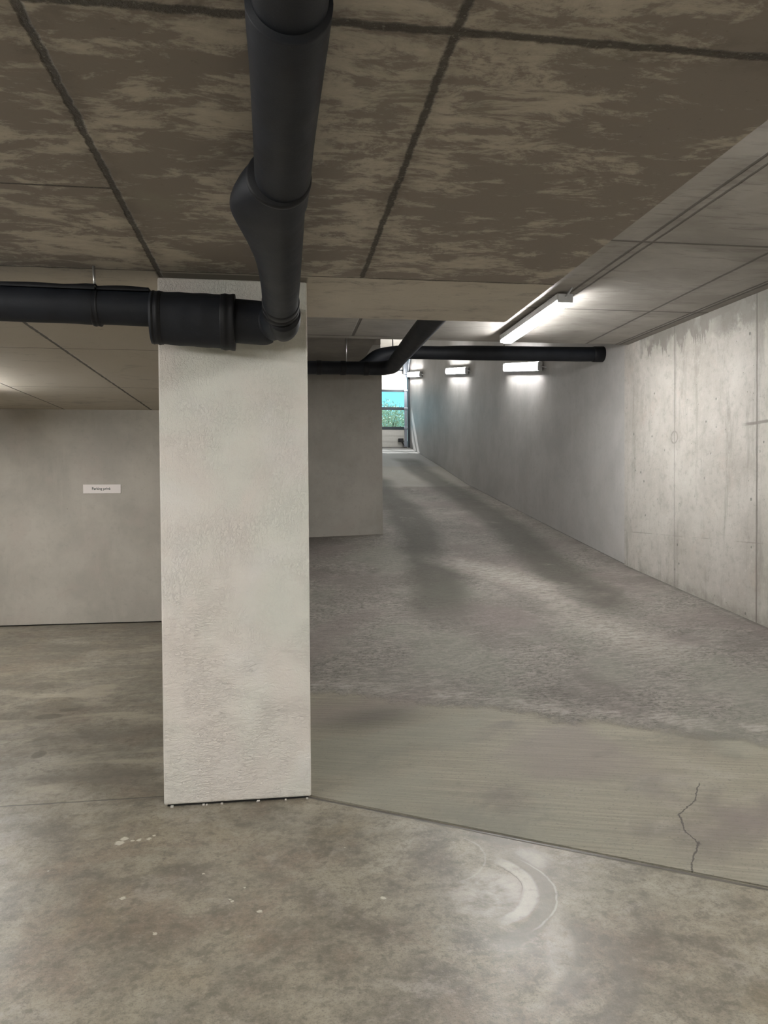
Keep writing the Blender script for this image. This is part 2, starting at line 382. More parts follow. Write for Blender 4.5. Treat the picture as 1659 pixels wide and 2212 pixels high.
def mat_rawwall():
    """cast concrete side wall: board seams, blowholes, runs below the ceiling"""
    n = N('raw_cast_concrete', 0.6, 0.35)
    t = n.noise(1.2, 5, .6, .8)
    v = n.noise(6, 7, .74, .2, sc=(1, 1, .14))
    fm = n.noise(14, 7, .76)
    c = n.mix(n.sm(t, .3, .7), (.39, .366, .332), (.51, .488, .452))
    c = n.mix(n.mul(n.sm(v, .52, .68), .55), c, (.25, .235, .205))
    c = n.mix(n.mul(n.sm(v, .44, .30), .35), c, (.49, .465, .42))
    c = n.mix(n.mul(n.sm(n.noise(2.6, 5, .65, .5, off=(2, 2, 7)), .56, .72), .35), c, (.43, .36, .31))
    c = n.mix(n.mul(n.sm(fm, .50, .64), .38), c, (.27, .255, .225))
    c = n.mix(n.mul(n.sm(fm, .46, .34), .35), c, (.56, .54, .50))
    h1 = n.sm(n.voro(9, sc=(1, 1, .8)), .07, .11, 1, 0)
    pick = n.sm(n.noise(3.5, 3), .48, .56)
    holes = n.mul(h1, pick)
    h2 = n.mul(n.sm(n.voro(21, off=(.3, .3, .3)), .07, .11, 1, 0), n.sm(n.noise(4, 3, off=(9, 0, 0)), .53, .6))
    c = n.mix(n.mul(n.mx(holes, h2), .8), c, (.14, .155, .13))
    w = n.mul(n.sub(n.noise(8, 4, .7), .5), .012)
    g = n.mx(n.line(n.y, 5.53, .005, .008, w), n.mul(n.line(n.y, 6.71, .001, .006, w), .7), n.line(n.y, 3.0, .006, .01, w), n.mul(n.line(n.y, 4.3, .003, .008, w), .6))
    sdw = n.mul(n.line(n.y, 5.50, .01, .06, w), n.sm(v, .4, .6), .5)
    g2 = n.mul(n.line(n.z, 1.186, .002, .006, w), n.sm(n.noise(3, 3), .4, .55), .5)
    g3 = n.mul(n.line(n.z, 2.150, .006, .012, w), n.sm(n.y, 5.60, 5.75, 1, 0), .9)
    ny = n.sub(n.y, 6.71); nz = n.sub(n.z, 2.125)
    rd = n.m('SQRT', n.add(n.mul(ny, ny), n.mul(nz, nz)))
    tie = n.line(rd, .055, .003, .010)
    tieh = n.sm(rd, .07, .16, 1, 0)
    # damp runs hanging from the joint with the ceiling
    ragged = n.add(n.mul(n.noise(7, 6, .8, .2, sc=(1, 1, .22), off=(0, 1, 0)), .85), -.36)
    edge = n.sub(n.z, n.sub(3.10, n.mx(ragged, 0.0)))
    runs = n.mul(n.sm(edge, -.02, .03), n.sm(n.y, 7.25, 7.5, 1, 0), n.sm(n.noise(2.4, 3, .6, off=(3, 3, 1)), .33, .45))
    runs = n.mx(runs, n.mul(n.sm(n.add(n.z, n.mul(fm, .2)), 2.99, 3.10), n.sm(n.y, 5.9, 6.3, 1, 0), n.sm(n.noise(6, 5, .7), .3, .5), .9))
    line_run = n.mul(n.line(n.y, 6.70, .006, .03, w), n.sm(n.z, 2.0, 2.5), n.sm(v, .35, .55), .7)
    footd = n.mul(n.sm(n.sub(n.z, n.add(n.mul(n.y, .133), -.21)), 0.02, .16, 1, 0), n.sm(n.noise(4, 5, .7), .35, .6), .8)
    c = n.mix(n.mul(n.mx(runs, line_run), .75), c, (.175, .165, .148))
    c = n.mix(n.mul(footd, .65), c, (.20, .185, .155))
    c = n.mix(n.mul(tieh, .25), c, (.25, .23, .20))
    c = n.mix(n.mul(n.mx(g, g2, g3, n.mul(tie, .5)), .75), c, (.14, .13, .112))
    c = n.mix(sdw, c, (.26, .245, .215))
    n.color(c)
    n.bump(n.add(n.mul(g, -.8), n.mul(tie, -.4), n.mul(n.mx(holes, h2), -.7), n.mul(v, .2), n.mul(n.noise(60, 4, .7), .2)), .007, .8)
    return n.mat

def mat_foam(name='black_rubber_insulation', col=(.0105, .0128, .0178), rough=.55):
    n = N(name, rough, .35)
    f = n.noise(6, 4, .6)
    c = n.mix(n.sm(f, .3, .7), tuple(q * .75 for q in col), tuple(q * 1.35 for q in col))
    c = n.mix(n.mul(n.sm(n.noise(60, 4, .7), .60, .75), .25), c, (.06, .062, .068))
    n.color(c); n.rough(n.add(n.mul(f, .25), rough - .1))
    n.bump(n.add(n.mul(n.noise(3.5, 3, .5), 1.0), n.mul(n.noise(140, 2, .6), .05)), .02, .45)
    return n.mat

def mat_emit(name, col, strength):
    n = N(name, .4)
    n.color((.9, .9, .9))
    n.b.inputs['Emission Color'].default_value = (*col, 1)
    n.b.inputs['Emission Strength'].default_value = strength
    return n.mat

def mat_glass():
    m_ = bpy.data.materials.new('clear_pane'); m_.use_nodes = True; t = m_.node_tree
    t.nodes.remove(t.nodes['Principled BSDF']); out = t.nodes['Material Output']
    tr = t.nodes.new('ShaderNodeBsdfTransparent'); tr.inputs[0].default_value = (.86, .97, .95, 1)
    gl = t.nodes.new('ShaderNodeBsdfGlossy'); gl.inputs['Roughness'].default_value = .05
    mx = t.nodes.new('ShaderNodeMixShader'); fr = t.nodes.new('ShaderNodeFresnel'); fr.inputs[0].default_value = 1.45
    t.links.new(fr.outputs[0], mx.inputs[0]); t.links.new(tr.outputs[0], mx.inputs[1]); t.links.new(gl.outputs[0], mx.inputs[2])
    t.links.new(mx.outputs[0], out.inputs[0])
    return m_

M_floor, M_ramp, M_slab, M_high, M_pillar, M_raw = mat_floor(), mat_ramp(), mat_slab(), mat_highceil(), mat_pillar(), mat_rawwall()
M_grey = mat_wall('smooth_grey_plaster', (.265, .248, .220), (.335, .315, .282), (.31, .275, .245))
M_greylit = mat_wall('lit_grey_plaster', (.43, .405, .355), (.53, .50, .44), (.49, .435, .385))  # same plaster made lighter, the left lamps' light painted into its colour
M_rampwall = mat_wall('pale_grey_plaster', (.385, .375, .362), (.46, .45, .438), (.42, .40, .38))
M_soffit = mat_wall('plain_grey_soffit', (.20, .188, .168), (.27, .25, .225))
M_gap = plain('dark_gap_shade', (.022, .021, .019), .8)  # near-black, stands in for the shade inside the base gaps
M_foam = mat_foam()
M_tape = mat_foam('black_rubber_band', (.0075, .0082, .0105), .5)
M_steel = plain('zinc_plated_steel', (.55, .55, .54), .38, .5, .9)
M_house = plain('light_grey_plastic', (.62, .64, .66), .4)
M_tube = mat_emit('lit_opal_diffuser', LAMP_COL, LAMP)
M_tube_wall = mat_emit('lit_opal_diffuser_wall', LAMP_COL, LAMP * .75)
M_doorwhite = plain('white_coated_steel', (.52, .515, .485), .4)
M_doordark = plain('dark_grey_aluminium', (.035, .045, .055), .4, .5, .2)
M_track = plain('galvanised_rail', (.30, .33, .38), .4, .5, .6)
M_black = plain('black_plastic', (.012, .012, .013), .4)
M_glass = mat_glass()
M_sign = plain('white_sign_plate', (.93, .87, .84), .35, var=.03)
M_ink = plain('dark_green_lettering', (.03, .055, .048), .5, var=.02)
M_leaf = plain('green_leaves', (.60, .62, .44), .5, var=.6, scale=9)
M_bark = plain('brown_twigs', (.08, .06, .04), .8)
M_earth = plain('gravel_ground', (.32, .30, .24), .9, scale=6, var=.4)

# ------------------------------------------------------------------ mesh helpers
def obj(name, bm, mat, parent=None, smooth=False):
    me = bpy.data.meshes.new(name)
    bmesh.ops.recalc_face_normals(bm, faces=bm.faces)
    bm.to_mesh(me); bm.free()
    me.materials.append(mat)
    if smooth:
        me.shade_smooth() if hasattr(me, 'shade_smooth') else [setattr(p, 'use_smooth', True) for p in me.polygons]
    o = bpy.data.objects.new(name, me); C.objects.link(o)
    if parent: o.parent = parent
    return o

def struct(name, bm, mat, smooth=False, parent=None):
    o = obj(name, bm, mat, parent, smooth)
    if not parent: o['kind'] = 'structure'
    return o

def thing(name, label, cat, loc=(0, 0, 0), group=None):
    o = bpy.data.objects.new(name, None); C.objects.link(o)
    o.location = loc; o.empty_display_size = .1
    o['label'] = label; o['category'] = cat
    if group: o['group'] = group
    return o

def box(bm, x0, x1, y0, y1, z0, z1, bev=0.0):
    r = bmesh.ops.create_cube(bm, size=1)
    for v in r['verts']:
        v.co = Vector(((x0 + x1) / 2 + v.co.x * (x1 - x0), (y0 + y1) / 2 + v.co.y * (y1 - y0), (z0 + z1) / 2 + v.co.z * (z1 - z0)))
    if bev:
        es = list({e for v in r['verts'] for e in v.link_edges})
        bmesh.ops.bevel(bm, geom=es, offset=bev, segments=2, affect='EDGES', profile=.5)
    return bm

def B(*a, **k): return box(bmesh.new(), *a, **k)

def prism(bm, poly, z0, z1):
    """poly: (x, y) outline; extruded from z0 to z1"""
    a = [bm.verts.new((x, y, z0)) for x, y in poly]; b = [bm.verts.new((x, y, z1)) for x, y in poly]
    bm.faces.new(a); bm.faces.new(b[::-1])
    for i in range(len(poly)):
        j = (i + 1) % len(poly); bm.faces.new((a[i], a[j], b[j], b[i]))
    return bm

def loft(bm, path, up=Vector((0, 0, 1)), seg=48, cap=True):
    """path: list of (centre, r_side+, r_side-, r_up, r_down); elliptical rings square to the run"""
    rings = []
    P = [Vector(p[0]) for p in path]
    for i, st in enumerate(path):
        a = P[max(0, i - 1)]; b = P[min(len(P) - 1, i + 1)]
        t = (b - a).normalized()
        side = t.cross(up).normalized(); u = side.cross(t).normalized()
        rs = st[1:] if len(st) > 2 else (st[1],) * 4
        ring = []
        for k in range(seg):
            an = 2 * math.pi * k / seg; cx, cy = math.cos(an), math.sin(an)
            ring.append(bm.verts.new(P[i] + side * cx * (rs[0] if cx > 0 else rs[1]) + u * cy * (rs[2] if cy > 0 else rs[3])))
        rings.append(ring)
    for r0, r1 in zip(rings, rings[1:]):
        for k in range(seg):
            j = (k + 1) % seg; bm.faces.new((r0[k], r0[j], r1[j], r1[k]))
    if cap: bm.faces.new(rings[0]); bm.faces.new(rings[-1][::-1])
    return bm

def smoothpath(pts, n=6):
    """Catmull-Rom through stations of equal length tuples ((x,y,z), r...)"""
    rows = [list(p[0]) + list(p[1:] if len(p) > 2 else (p[1],) * 4) for p in pts]
    out = []
    for i in range(len(rows) - 1):
        p0 = rows[max(0, i - 1)]; p1 = rows[i]; p2 = rows[i + 1]; p3 = rows[min(len(rows) - 1, i + 2)]
        for k in range(n):
            t = k / n
            out.append([.5 * (2 * b + (c - a) * t + (2 * a - 5 * b + 4 * c - d) * t * t + (3 * b - a - 3 * c + d) * t ** 3) for a, b, c, d in zip(p0, p1, p2, p3)])
    out.append(rows[-1])
    return [(tuple(r[:3]), *r[3:]) for r in out]

def rod(bm, p, q, r, seg=10):
    return loft(bm, [(p, r), (q, r)], up=Vector((0, 1, .01)) if abs((Vector(q) - Vector(p)).normalized().z) > .9 else Vector((0, 0, 1)), seg=seg)

def copy_tree(o, parent=None):
    c = o.copy(); C.objects.link(c)
    if parent: c.parent = parent
    for ch in [x for x in bpy.data.objects if x.parent == o]: copy_tree(ch, c)
    return c

# ------------------------------------------------------------------ heights
def lerp(a, b, t): return a + (b - a) * t
def interp(x, xs, ys):
    if x <= xs[0]: return ys[0]
    for a, b, c, d in zip(xs, xs[1:], ys, ys[1:]):
        if x <= b: return c + (d - c) * (x - a) / (b - a)
    return ys[-1]
def yjoint(X): return 3.947 - .683 * (X - .158)
def zr(X, Y):
    t = (X - .3) / 3.4
    return interp(Y, [yjoint(X), lerp(5.5, 5.27, t), 7.7, 9.83, 14.16, 16.3, 19.87, 20.5],
                  [0, lerp(.20, .497, t), lerp(.65, .82, t), lerp(1.045, 1.14, t), 1.806, 2.223, 2.873, 2.95])
YW = 9.83; XS = 1.45; YS = 4.67; ZL = 2.69; ZH = 3.18; YH = 7.59

# ------------------------------------------------------------------ structure
struct('floor', B(-7.2, 4.6, -5.2, 9.95, -.15, 0), M_floor)
bm = bmesh.new()
xs = [.0 + 4.45 * i / 60 for i in range(61)]
grid = []
for X in xs:
    col = []
    y0 = yjoint(X) if X > .12 else yjoint(.12)
    ny = 150
    for k in range(ny + 1):
        Y = y0 + (20.4 - y0) * (k / ny) ** 1.35
        col.append(bm.verts.new((X, Y, zr(X, Y) + .006 + .0 * k)))
    grid.append(col)
for a, b in zip(grid, grid[1:]):
    for k in range(len(a) - 1): bm.faces.new((a[k], b[k], b[k + 1], a[k + 1]))
# front lip down to the floor
for a, b in zip(grid, grid[1:]):
    v0 = bm.verts.new((a[0].co.x, a[0].co.y, -.02)); v1 = bm.verts.new((b[0].co.x, b[0].co.y, -.02))
    bm.faces.new((v0, v1, b[0], a[0]))
struct('floor', bm, M_ramp, smooth=False)

# low slab (L shape round the pillar) and the higher ceiling behind it
bm = prism(bmesh.new(), [(-7.2, -5.2), (XS, -5.2), (XS, YS), (-.1, YS), (-.1, 9.95), (-7.2, 9.95)], ZL, ZH + .25)
struct('ceiling', bm, M_slab)
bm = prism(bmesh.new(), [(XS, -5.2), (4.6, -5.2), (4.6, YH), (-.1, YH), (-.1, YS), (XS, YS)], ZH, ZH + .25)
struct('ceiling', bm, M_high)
struct('ceiling', B(-.1, 1.10, YH, YW + .1, 3.33, 3.6), M_soffit)                # soffit of the deck left of the ramp
struct('ceiling', B(-.1, 3.85, YH, 20.6, 5.6, 5.8), M_grey)                  # top of the ramp shaft
struct('wall_shaft', B(.9, 4.0, YH - .12, YH, ZH + .25, 5.6), M_grey)
struct('wall_shaft_left', prism(bmesh.new(), [(1.10, YH), (1.10, YW + .1), (1.37, YW + .1), (.9, 20.4), (.7, 20.4), (.9, YH)], 3.6, 5.6), M_grey)

# walls
struct('wall_far', B(-7.2, -.1, YW, YW + .12, .014, ZL + .02), M_greylit)
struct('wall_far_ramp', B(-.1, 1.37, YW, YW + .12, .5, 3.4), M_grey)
struct('shade_strip_1', B(-7.2, -.1, YW + .02, YW + .1, 0, .014), M_gap)  # dark strip painting the shade of the gap under the wall
struct('wall_ramp_left', prism(bmesh.new(), [(1.37, YW + .12), (.9, 20.4), (.7, 20.4), (1.17, YW + .12)], .5, 3.6), M_rampwall)
struct('wall_middle', B(-.22, -.02, 4.28, YW, 0, ZH), M_grey)
struct('wall_left', B(-7.3, -7.1, -5.2, 9.95, 0, ZL), M_grey)
struct('wall_back', B(-7.2, 4.6, -5.3, -5.1, 0, ZH), M_grey)
XR = lambda Y: 3.71 + .040 * (7.67 - Y)
struct('wall_right', prism(bmesh.new(), [(XR(-5.3), -5.3), (XR(7.67) - .0, 7.67), (4.3, 7.67), (4.7, -5.3)], 0, ZH + .02), M_raw)
struct('wall_ramp_right', prism(bmesh.new(), [(3.735, 7.6), (3.53, 20.4), (3.75, 20.4), (4.0, 7.6)], .3, 5.6), M_rampwall)

# pillar
p = thing('pillar', 'white rendered concrete pillar standing under the dark pipes', 'pillar', (-.215, 4.1, 0))
def local(o, par): o.parent = par; o.matrix_parent_inverse = Matrix.Translation(-Vector(par.location)); return o
def part(name, bm, mat, par, smooth=False):
    """a part whose mesh is given in world coordinates"""
    o = obj(name, bm, mat, None, smooth)
    o.parent = par
    root = par
    off = Vector((0, 0, 0))
    while root: off += Vector(root.location); root = root.parent
    o.matrix_parent_inverse = Matrix.Translation(-off)
    return o
bm = box(bmesh.new(), -.591, .158, 3.918, 4.29, .012, ZL, bev=.008)
part('shaft', bm, M_pillar, p)
part('base_gap', B(-.575, .145, 3.932, 4.27, 0, .014), M_gap, p)  # dark filler painting the shade in the gap under the pillar
bm = bmesh.new()
random.seed(3)
for k in range(9):                                                   # crumbs of render left in the gap
    x = random.uniform(-.56, .14); s_ = random.uniform(.002, .005)
    box(bm, x - s_ * 1.6, x + s_ * 1.6, 3.912, 3.925, 0.0, s_ * 1.5)
part('render_crumbs', bm, M_pillar, p)

# ------------------------------------------------------------------ near pipes
def Z(v): return v + CAMH
pipe = thing('insulated_drain_pipe', 'thick black insulated pipe run with flared cover, elbow and sleeve before the pillar head', 'pipe', (.02, 2.4, 2.5))
# run nearest the viewer: three tubes with stepped ends
bm = loft(bmesh.new(), smoothpath([((.036, -1.5, Z(1.018)), .080), ((.034, .9, Z(1.018)), .080), ((.033, 1.61, Z(1.018)), .080)], 8))
part('pipe_section', bm, M_foam, pipe, True)
up_ = [((.032, 1.56, Z(1.012)), .0905), ((.031, 1.66, Z(1.006)), .0895), ((.030, 1.80, Z(1.003)), .087), ((.026, 2.1, Z(.995)), .085), ((.024, 2.33, Z(.985)), .0855), ((.022, 2.50, Z(.976)), .085)]
part('pipe_section', loft(bmesh.new(), smoothpath(up_, 6)), M_foam, pipe, True)
# flared branch cover, bulging to the left
lo = [((.018, 2.345, Z(.980)), .0915, .100, .090, .0915),
      ((.014, 2.40, Z(.976)), .0905, .128, .089, .0915),
      ((.012, 2.47, Z(.970)), .0895, .150, .088, .092),
      ((.010, 2.54, Z(.965)), .0895, .158, .088, .092),
      ((.010, 2.62, Z(.958)), .0895, .145, .088, .091),
      ((.012, 2.76, Z(.946)), .0885, .118, .087, .090),
      ((.014, 2.95, Z(.930)), .0870, .0925, .086, .088),
      ((.018, 3.20, Z(.912)), .0840, .0830, .084, .084),
      ((.020, 3.45, Z(.895)), .0820, .0820, .082, .082),
      ((.024, 3.60, Z(.882)), .0820, .0820, .082, .082)]
part('branch_cover', loft(bmesh.new(), smoothpath(lo, 6)), M_foam, pipe, True)
rim = [((.018, 2.333, Z(.981)), .0900, .0985, .089, .090), ((.018, 2.341, Z(.981)), .0950, .1045, .094, .095), ((.0175, 2.354, Z(.980)), .0950, .106, .094, .095), ((.0165, 2.366, Z(.979)), .0905, .109, .089, .0915)]
part('rim', loft(bmesh.new(), rim), M_tape, pipe, True)
for (y, z, r) in ((3.47, .893, .0865), (3.535, .887, .0875)):
    bm = loft(bmesh.new(), [((.021, y, Z(z)), r - .004), ((.021, y + .008, Z(z - .001)), r), ((.0215, y + .045, Z(z - .004)), r), ((.022, y + .055, Z(z - .005)), r - .003)])
    part('wrap_band', bm, M_tape, pipe, True)
# elbow turning left against the pillar
el = [((.024, 3.57, Z(.885)), .086), ((.020, 3.66, Z(.872)), .088), ((-.005, 3.745, Z(.866)), .090), ((-.06, 3.785, Z(.866)), .092), ((-.12, 3.795, Z(.868)), .092)]
part('elbow', loft(bmesh.new(), smoothpath(el, 6)), M_foam, pipe, True)
# loose lip of the insulation under the elbow
bm = loft(bmesh.new(), smoothpath([((.030, 3.585, Z(.868)), .084, .072, .08, .092), ((.032, 3.66, Z(.855)), .084, .070, .08, .100), ((.030, 3.715, Z(.848)), .076, .060, .08, .092), ((.028, 3.74, Z(.845)), .060, .048, .07, .070)], 6))
part('elbow_lip', bm, M_tape, pipe, True)

hp = pipe                                     # the run to the left is joined on by the elbow
hz = [((-4.2, 3.775, Z(.965)), .083), ((-2.4, 3.778, Z(.944)), .083), ((-1.28, 3.78, Z(.927)), .0855), ((-.98, 3.782, Z(.924)), .0850), ((-.88, 3.784, Z(.922)), .0865), ((-.80, 3.784, Z(.921)), .0835), ((-.55, 3.785, Z(.916)), .084)]
part('pipe_section', loft(bmesh.new(), smoothpath(hz, 8)), M_foam, hp, True)
def sleeve(x0, x1, zc0, zc1, ru, rd0, rd1, rs, name, mat, y=3.79):
    pts = []
    for k in range(13):
        t = k / 12; x = lerp(x0, x1, t); wv = .0015 * math.sin(9 * t + x * 30)
        pts.append(((x, y, lerp(zc0, zc1, t)), rs + wv, rs + wv, ru + wv, lerp(rd0, rd1, t) + wv))
    return part(name, loft(bmesh.new(), pts), mat, hp, True)
sleeve(-.598, -.205, Z(.905), Z(.898), .097, .152, .166, .117, 'sleeve', M_foam)
sleeve(-.590, -.545, Z(.905), Z(.904), .099, .154, .157, .119, 'band', M_tape)
sleeve(-.268, -.200, Z(.899), Z(.898), .1005, .169, .172, .120, 'band', M_tape)
sleeve(-.872, -.836, Z(.921), Z(.921), .0905, .0905, .0905, .0905, 'band', M_tape)
part('pipe_section', loft(bmesh.new(), smoothpath([((-.23, 3.795, Z(.880)), .10, .10, .100, .112), ((-.12, 3.795, Z(.873)), .10, .10, .102, .112), ((-.04, 3.795, Z(.868)), .096, .096, .098, .108), ((-.022, 3.795, Z(.868)), .080, .080, .085, .09)], 6)), M_foam, hp, True)
# overlapping lap of the insulation along the top
bm = bmesh.new(); rows = []
for k in range(61):
    t = k / 60; x = lerp(-3.6, -.845, t); lift = .006 + .006 * math.sin(x * 7) ** 2 + .012 * max(0, 1 - abs(x + .88) / .1)
    z = Z(lerp(.955, .924, t)) + .078
    rows.append([bm.verts.new((x, 3.705, z - .018)), bm.verts.new((x, 3.700, z - .004 + lift * .4)), bm.verts.new((x, 3.735, z + lift)), bm.verts.new((x, 3.80, z + .012)), bm.verts.new((x, 3.80, z - .01))])
for a, b in zip(rows, rows[1:]):
    for j in range(4): bm.faces.new((a[j], b[j], b[j + 1], a[j + 1]))
part('lap_seam', bm, M_tape, hp, True)
bm = bmesh.new(); rows = []
for k in range(41):
    t = k / 40; x = lerp(-.84, -.60, t); lift = .012 * math.sin(math.pi * min(1, t * 1.05)) + .002
    z = Z(.922) + .078
    rows.append([bm.verts.new((x, 3.715, z - .014)), bm.verts.new((x, 3.712, z + lift * .5)), bm.verts.new((x, 3.75, z + lift + .002)), bm.verts.new((x, 3.80, z + .004))])
for a, b in zip(rows, rows[1:]):
    for j in range(3): bm.faces.new((a[j], b[j], b[j + 1], a[j + 1]))
part('lap_seam', bm, M_tape, hp, True)
bm = rod(bmesh.new(), (-.857, 3.765, Z(.995)), (-.862, 3.765, ZL + .005), .0065)
rod(bm, (-.857, 3.765, Z(1.0)), (-.868, 3.74, Z(.985)), .006)
hg = part('hanger_rod', bm, M_steel, hp, True); hg['label'] = 'zinc hanger rod'

# ------------------------------------------------------------------ far pipes above the ramp
fp = thing('insulated_drain_pipe', 'dark insulated pipe run crossing over the ramp mouth above the grey wall, forked', 'pipe', (1.0, 8.0, 2.9))
low = [((-.03, 8.1, Z(1.386)), .070), ((.4, 8.1, Z(1.386)), .071), ((.8, 8.1, Z(1.389)), .070), ((1.0, 8.1, Z(1.390)), .073), ((1.12, 8.09, Z(1.390)), .074),
       ((1.19, 8.02, Z(1.390)), .076), ((1.225, 7.88, Z(1.388)), .078), ((1.215, 7.5, Z(1.385)), .079), ((1.205, 6.9, Z(1.378)), .082), ((1.197, 6.2, Z(1.372)), .086), ((1.195, 5.6, Z(1.37)), .087), ((1.195, 4.66, Z(1.365)), .087)]
part('pipe_section', loft(bmesh.new(), smoothpath(low, 7)), M_foam, fp, True)
for x in (.42, .68, .93):
    part('band', loft(bmesh.new(), [((x, 8.1, Z(1.387)), .073), ((x + .008, 8.1, Z(1.387)), .0765), ((x + .05, 8.1, Z(1.388)), .0765), ((x + .058, 8.1, Z(1.388)), .073)]), M_tape, fp, True)
part('hanger_rod', rod(bmesh.new(), (.745, 8.1, Z(1.45)), (.745, 8.1, 3.335), .006), M_steel, fp, True)
# second branch climbing from it and running to the right
bp = fp
br = [((.90, 8.24, Z(1.405)), .070), ((1.00, 8.25, Z(1.455)), .086), ((1.11, 8.25, Z(1.535)), .090), ((1.25, 8.25, Z(1.583)), .076), ((1.42, 8.25, Z(1.598)), .075), ((1.8, 8.25, Z(1.600)), .074), ((2.1, 8.25, Z(1.606)), .081),
      ((2.8, 8.25, Z(1.612)), .082), ((3.4, 8.25, Z(1.618)), .083), ((3.62, 8.25, Z(1.622)), .082), ((3.74, 8.25, Z(1.625)), .080)]
part('pipe_section', loft(bmesh.new(), smoothpath(br, 7)), M_foam, bp, True)
part('wall_collar', loft(bmesh.new(), [((3.60, 8.25, Z(1.621)), .085), ((3.62, 8.25, Z(1.621)), .089), ((3.73, 8.25, Z(1.623)), .089)]), M_tape, bp, True)
part('hanger_rod', rod(bmesh.new(), (1.275, 8.25, Z(1.64)), (1.275, 8.25, 5.6), .006), M_steel, bp, True)
part('hanger_rod', rod(bmesh.new(), (2.55, 8.25, Z(1.67)), (2.55, 8.25, 5.6), .006), M_steel, bp, True)

# ------------------------------------------------------------------ luminaires
def make_lamp(loc, label, group):
    """1.5 m damp-proof tube luminaire, hanging face down, long axis = local Y"""
    t = thing('tube_light', label, 'light', loc, group)
    L = .76
    def sect(half, wtop, wbot, z0, z1, ends=.0):
        bm = bmesh.new(); rings = []
        for y, k in ((-half, .82), (-half + .02, 1.0), (half - .02, 1.0), (half, .82)):
            pts = [(-wtop * k, z1), (-wbot * k, (z0 + z1) / 2), (-wbot * .72 * k, z0 + (1 - k) * .04), (wbot * .72 * k, z0 + (1 - k) * .04), (wbot * k, (z0 + z1) / 2), (wtop * k, z1)]
            rings.append([bm.verts.new((x, y, z)) for x, z in pts])
        for a, b in zip(rings, rings[1:]):
            for i in range(6): bm.faces.new((a[i], a[(i + 1) % 6], b[(i + 1) % 6], b[i]))
        bm.faces.new(rings[0]); bm.faces.new(rings[-1][::-1])
        return bm
    obj('diffuser', sect(L - .008, .053, .052, -.104, -.066), M_tube, t)
    bm = B(-.066, .066, -L - .012, L + .012, -.070, -.018, bev=.006)
    obj('housing', bm, M_house, t)
    for s_ in (-1, 1):
        obj('end_cap', B(-.060, .060, s_ * (L + .012) - .010, s_ * (L + .012) + .010, -.090, -.022, bev=.004), M_house, t)
        obj('mounting_clip', B(-.03, .03, s_ * .45 - .02, s_ * .45 + .02, -.020, 0, bev=.002), M_steel, t)
    bm = bmesh.new()
    loft(bm, smoothpath([((0, -L - .01, -.045), .008), ((.005, -L - .04, -.04), .008), ((.012, -L - .08, -.015), .007), ((.014, -L - .12, .001), .007)], 5), seg=8)
    obj('cable_gland', bm, M_house, t, True)
    return t
G1, G2 = 'tube lights in the parking bay', 'tube lights on the ramp wall'
lamp0 = make_lamp((2.245, 6.43, ZH), 'lit white tube light on the raised ceiling beside the ramp mouth', G1)
def dup(loc, label, group, rot=None):
    c = copy_tree(lamp0); c.location = loc; c['label'] = label; c['group'] = group
    if rot: c.rotation_euler = rot
    return c
dup((2.95, 2.15, ZH), 'lit tube light on the raised ceiling just past the right picture edge', G1)
dup((2.95, -2.2, ZH), 'lit tube light on the raised ceiling behind the viewer', G1)
dup((-3.05, 7.25, ZL), 'lit tube light on the low ceiling near the sign wall', G1)
dup((-2.9, 2.55, ZL), 'lit tube light on the low ceiling left of the pillar', G1)
dup((-3.0, -2.9, ZL), 'lit tube light on the low ceiling behind the viewer at the left', G1)
dup((-2.55, -.35, ZL), 'lit tube light on the low ceiling straight behind the viewer', G1)
dup((.55, -3.2, ZL), 'added fill tube light, unseen, on the low ceiling behind the viewer, right of the pipe', G1)  # unseen lamp added to brighten the pillar front
# three on the ramp wall, tilted with the slope, facing across the ramp
for (ya, za, yb, zb, lb) in ((10.07, 1.80, 11.67, 2.052, 'lit tube light on the ramp wall nearest the corner, widest of three'),
                             (13.92, 2.381, 15.54, 2.632, 'lit tube light on the ramp wall between the other two'),
                             (18.30, 3.02, 19.75, 3.235, 'lit tube light on the ramp wall beside the garage door')):
    ym, zm = (ya + yb) / 2, (za + zb) / 2
    xw = 3.735 - .205 * (ym - 7.6) / 12.8
    tilt = math.atan2(zb - za, yb - ya)
    R_ = Matrix.Rotation(tilt, 4, 'X') @ Matrix.Rotation(math.radians(-.92) * -1, 4, 'Z') @ Matrix.Rotation(math.radians(90), 4, 'Y')
    # local -Z (the lit face) turned to -X
    c = dup((0, 0, 0), lb, G2)
    c.matrix_world = Matrix.Translation((xw, ym, Z(zm))) @ R_
    for ch in [q for q in bpy.data.objects if q.parent == c and q.name.startswith('diffuser')]:
        ch.data = ch.data.copy(); ch.data.materials[0] = M_tube_wall

# ------------------------------------------------------------------ sign
sg = thing('wall_sign', 'small white plate reading Parking privé on the grey wall left of the pillar', 'sign', (-2.185, YW, Z(.118)))
part('plate', B(-2.412, -1.958, YW - .010, YW - .0005, Z(.062), Z(.174), bev=.002), M_sign, sg)
cu = bpy.data.curves.new('lettering', 'FONT'); cu.body = 'Parking privé'; cu.size = .0455; cu.align_x = 'CENTER'; cu.align_y = 'CENTER'; cu.extrude = .0008; cu.offset = .0006
tmp = bpy.data.objects.new('lettering', cu); C.objects.link(tmp)
bpy.context.view_layer.update()
me = bpy.data.meshes.new_from_object(tmp.evaluated_get(bpy.context.evaluated_depsgraph_get()))
bpy.data.objects.remove(tmp)
me.materials.clear(); me.materials.append(M_ink)
lt = bpy.data.objects.new('lettering', me); C.objects.link(lt); lt.parent = sg
lt.rotation_euler = (math.radians(90), 0, 0); lt.location = (-.010, -.0112, .003); lt.scale = (.93, 1, 1)

